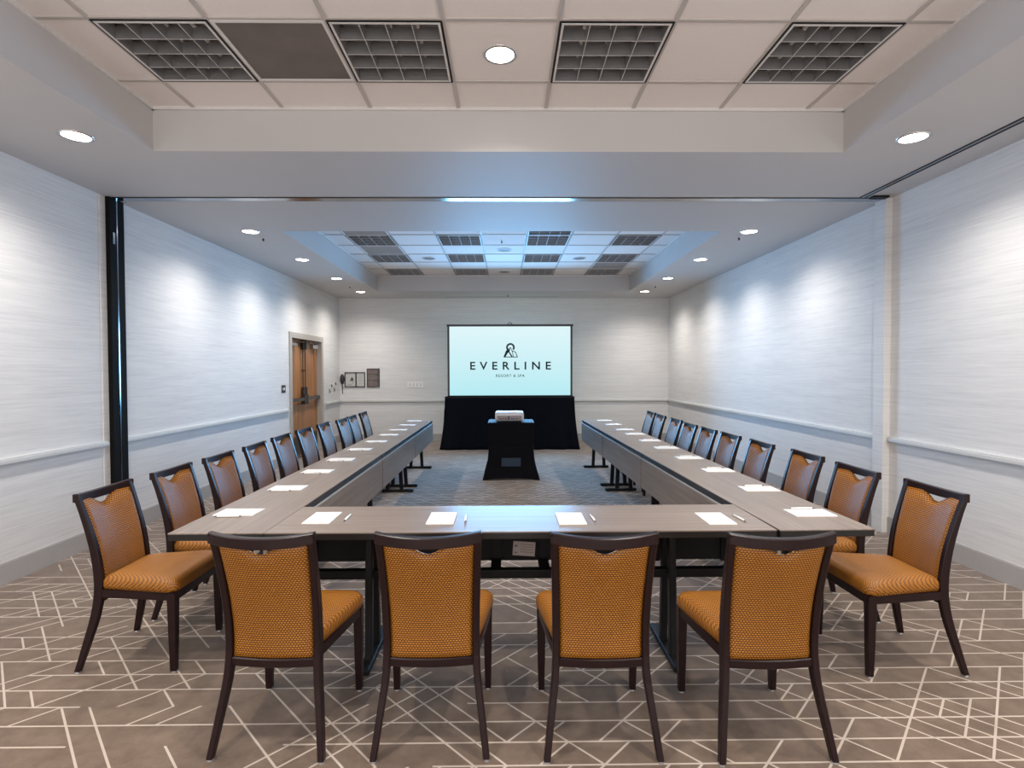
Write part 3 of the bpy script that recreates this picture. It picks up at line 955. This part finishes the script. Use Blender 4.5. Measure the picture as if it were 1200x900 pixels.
bm = bmesh.new()
ring = []
for k in range(27):   # open ring above the peak
    a = math.radians(-40 + 260 * k / 26); ring.append((a))
for a, b in zip(ring[:-1], ring[1:]):
    ro_, ri_ = 51, 30
    poly(bm, [L(580 + ro_ * math.cos(a), 172 - ro_ * math.sin(a)), L(580 + ro_ * math.cos(b), 172 - ro_ * math.sin(b)), L(580 + ri_ * math.cos(b), 172 - ri_ * math.sin(b)), L(580 + ri_ * math.cos(a), 172 - ri_ * math.sin(a))])
stroke(bm, [L(502, 285), L(530, 215), L(555, 195), L(580, 172), L(600, 215), L(616, 285)], .012)
stroke(bm, [L(502, 285), L(662, 285), L(640, 228), L(606, 214)], .014)
poly(bm, [L(504, 286), L(530, 212), L(558, 192), L(556, 225), L(520, 286)])
poly(bm, [L(555, 225), L(572, 226), L(610, 286), L(592, 286)])
poly(bm, [L(552, 205), L(580, 180), L(566, 232), L(545, 235)])
obj('logo_mark', bm, M['ink'], surf)
tag(t, 'framed projection screen showing a resort logo in front of back wall', 'screen')

# black drape under the screen
t = empty('screen_drape', (.075, SY - .07, 0))
bm = bmesh.new()
NX, NZ = 120, 20
def drape(u, v):
    # u 0..1 along the front including side returns, v 0 top .. 1 floor
    z = 1.002 * (1 - v) + .003
    hw = 1.215 + .015 * v + .085 * v ** 2.2
    ret = .10
    if u < ret: a = u / ret; x = -hw; y = .045 * (1 - a)
    elif u > 1 - ret: a = (u - 1 + ret) / ret; x = hw; y = .045 * a
    else: a = (u - ret) / (1 - 2 * ret); x = -hw + 2 * hw * a; y = 0
    fold = v ** .8 * (.016 * math.sin(a * 41 + 1.3) + .012 * math.sin(a * 23 + v * 2.5) + .007 * math.sin(a * 77))
    y += fold if ret <= u <= 1 - ret else 0
    y -= .05 * v * v * (1 if ret <= u <= 1 - ret else 0)
    if v < .06:
        k = 1 - v / .06; y += .03 * k * k if ret <= u <= 1 - ret else 0
        z -= .012 * (max(0, abs(x) / 1.215 - .97) / .03) * k
    return (x, y, z)
V = [[bm.verts.new(drape(i / NX, j / NZ)) for i in range(NX + 1)] for j in range(NZ + 1)]
for j in range(NZ):
    for i in range(NX):
        bm.faces.new((V[j][i], V[j][i + 1], V[j + 1][i + 1], V[j + 1][i]))
dr = obj('cloth', bm, M['cloth'], t, smooth=True)
dr.modifiers.new('thick', 'SOLIDIFY').thickness = .004
bm = bmesh.new(); box(bm, -1.21, 1.21, .012, .045, .955, .99); obj('support_bar', bm, M['black'], t)
for x in (-1.15, 1.15):
    bm = bmesh.new(); box(bm, x - .015, x + .015, .014, .040, 0, .96); obj('support_leg', bm, M['black'], t)
tag(t, 'long black cloth drape hanging to the floor beneath the screen', 'drape')

# projector stand with stretch cover
t = empty('projector_stand', (.071, 7.62, 0))
bm = bmesh.new()
def rrect(hx, hy, r, n=6):
    pts = []
    for cx, cy, a0 in ((hx - r, hy - r, 0), (-hx + r, hy - r, 90), (-hx + r, -hy + r, 180), (hx - r, -hy + r, 270)):
        for k in range(n + 1):
            a = math.radians(a0 + 90 * k / n); pts.append((cx + r * math.cos(a), cy + r * math.sin(a)))
    # refine straight sides
    out = []
    for i in range(len(pts)):
        p, q = pts[i], pts[(i + 1) % len(pts)]
        m = 8 if math.dist(p, q) > .1 else 1
        for k in range(m): out.append((p[0] + (q[0] - p[0]) * k / m, p[1] + (q[1] - p[1]) * k / m))
    return out
rows = []
for z, hx, hy in ((.775, .300, .255), (.772, .314, .268), (.755, .317, .270), (.60, .305, .262), (.45, .300, .260), (.30, .312, .268), (.18, .338, .280), (.08, .366, .295), (0, .388, .305)):
    ring_ = []
    for (x, y) in rrect(hx, hy, .025):
        k = (1 - (x / hx) ** 2) if abs(y) > hy - .03 else (1 - (y / hy) ** 2)
        lift = .03 * max(0, k) if z == 0 else (.012 * max(0, k) if z == .08 else 0)
        pinch = 1 - .03 * max(0, k) * (1 if z < .2 else 0)
        ring_.append((x if abs(y) > hy - .03 else x * pinch, y * pinch if abs(y) > hy - .03 else y, z + lift + .002))
    rows.append(ring_)
vr = rings(bm, rows, cap=False); bm.faces.new(vr[0])
cv = obj('stretch_cover', bm, M['spandex'], t, smooth=False)
bm = bmesh.new(); box(bm, -.28, .28, -.23, .23, .755, .772); obj('stand_top', bm, M['black'], t)
for sx in (-1, 1):
    for sy in (-1, 1):
        bm = bmesh.new(); cyl(bm, (sx * .26, sy * .21, .755), (sx * .33, sy * .25, 0), .014, n=10); obj('leg', bm, M['black'], t)
bm = bmesh.new(); box(bm, -.13, .13, -.2825, -.275, .185, .30, bev=.002)
obj('shelf_front', bm, plain('dark_blue_panel', (.012, .03, .06), .6), t, label='dim dark blue rectangle low on front')
tag(t, 'projector stand under a black stretch cover, centre of the tables', 'stand')

t = empty('projector', (.05, 7.56, .777))
bm = bmesh.new(); box(bm, -.195, .195, -.15, .15, .014, .135, bev=.028); obj('body', bm, M['projw'], t, smooth=True)
bm = bmesh.new(); box(bm, -.168, .168, -.1535, -.149, .028, .088, bev=.002); rp = obj('rear_panel', bm, M['projg'], t, label='dull pinkish connector panel')
bm = bmesh.new()
for x in (-.12, -.085, -.05, .03, .06, .10): box(bm, x - .012, x + .012, -.155, -.1533, .040, .052)
box(bm, -.02, .0, -.155, -.1533, .035, .075)
obj('port', bm, M['dkgrey'], rp)
bm = bmesh.new(); cyl(bm, (.08, .145, .072), (.08, .175, .072), .04, .036, n=20); ln = obj('lens_barrel', bm, M['dkgrey'], t)
bm = bmesh.new(); cyl(bm, (.08, .174, .072), (.08, .177, .072), .030, n=20); obj('lens', bm, M['lens'], ln)
for sx in (-.15, .15):
    for sy in (-.11, .11):
        bm = bmesh.new(); cyl(bm, (sx, sy, 0), (sx, sy, .02), .014, n=12); obj('foot', bm, M['dkgrey'], t)
tag(t, 'white rounded projector sitting on the black covered stand', 'projector')

# ------------------------------------------------------------------ screen light
l = bpy.data.lights.new('screen_glow', 'AREA'); l.shape = 'RECTANGLE'; l.size = 2.25; l.size_y = 1.28
l.energy = 108; l.color = (.20, .54, 1.0); l.spread = math.radians(150)
o = bpy.data.objects.new('screen_glow', l); o.location = (xc, SY - .03, 1.67); o.rotation_euler = (-PI / 2, 0, 0)
COL.objects.link(o)

# ------------------------------------------------------------------ made-up window, added behind the camera as fill light
wn = empty('fill_window_1', (0, YF, 0)); wn['kind'] = 'structure'
bm = bmesh.new()
for x in (-2.6, -.9, .9, 2.6): box(bm, x - .03, x + .03, 0, .05, .35, 2.75)
box(bm, -2.6, 2.6, 0, .05, .35, .41); box(bm, -2.6, 2.6, 0, .05, 2.69, 2.75)
obj('fill_window_frame', bm, M['trimw'], wn)
bm = bmesh.new(); box(bm, -2.57, 2.57, .0, .012, .41, 2.69)
obj('pane', bm, plain('fill_glow', (.6, .6, .6), .3, emit=(1, .95, .92), es=.5), wn)
l = bpy.data.lights.new('fill_light', 'AREA'); l.shape = 'RECTANGLE'; l.size = 5.1; l.size_y = 2.25  # added fill for the near ceiling and chair backs, no known source
l.energy = 85; l.color = (1, .93, .89)
o = bpy.data.objects.new('fill_light', l); o.location = (0, YF + .06, 1.55); o.rotation_euler = (PI / 2, 0, 0)
COL.objects.link(o)

# ------------------------------------------------------------------ world, camera
w = bpy.data.worlds.new('world'); SC.world = w; w.use_nodes = True
w.node_tree.nodes['Background'].inputs[0].default_value = (.5, .6, .7, 1)
w.node_tree.nodes['Background'].inputs[1].default_value = .05
cam = bpy.data.cameras.new('camera'); co = bpy.data.objects.new('camera', cam); COL.objects.link(co)
cam.sensor_width = 36; cam.lens = 36 * 640.5 / 1200; cam.clip_start = .05
pitch, yaw, roll, H = .0235, .0116, -.0029, 1.4699
co.location = (0, 0, H)
R = Matrix.Rotation(-yaw, 4, 'Z') @ Matrix.Rotation(PI / 2 - pitch, 4, 'X') @ Matrix.Rotation(roll, 4, 'Z')
co.rotation_euler = R.to_euler()
SC.camera = co
SC.view_settings.view_transform = 'Standard'
SC.view_settings.look = 'None'
SC.view_settings.gamma = 1
SC.view_settings.use_curve_mapping = False
SC.view_settings.exposure = 0.3
SC.cycles.use_denoising = True
SC.cycles.max_bounces = 8
SC.cycles.sample_clamp_indirect = 5
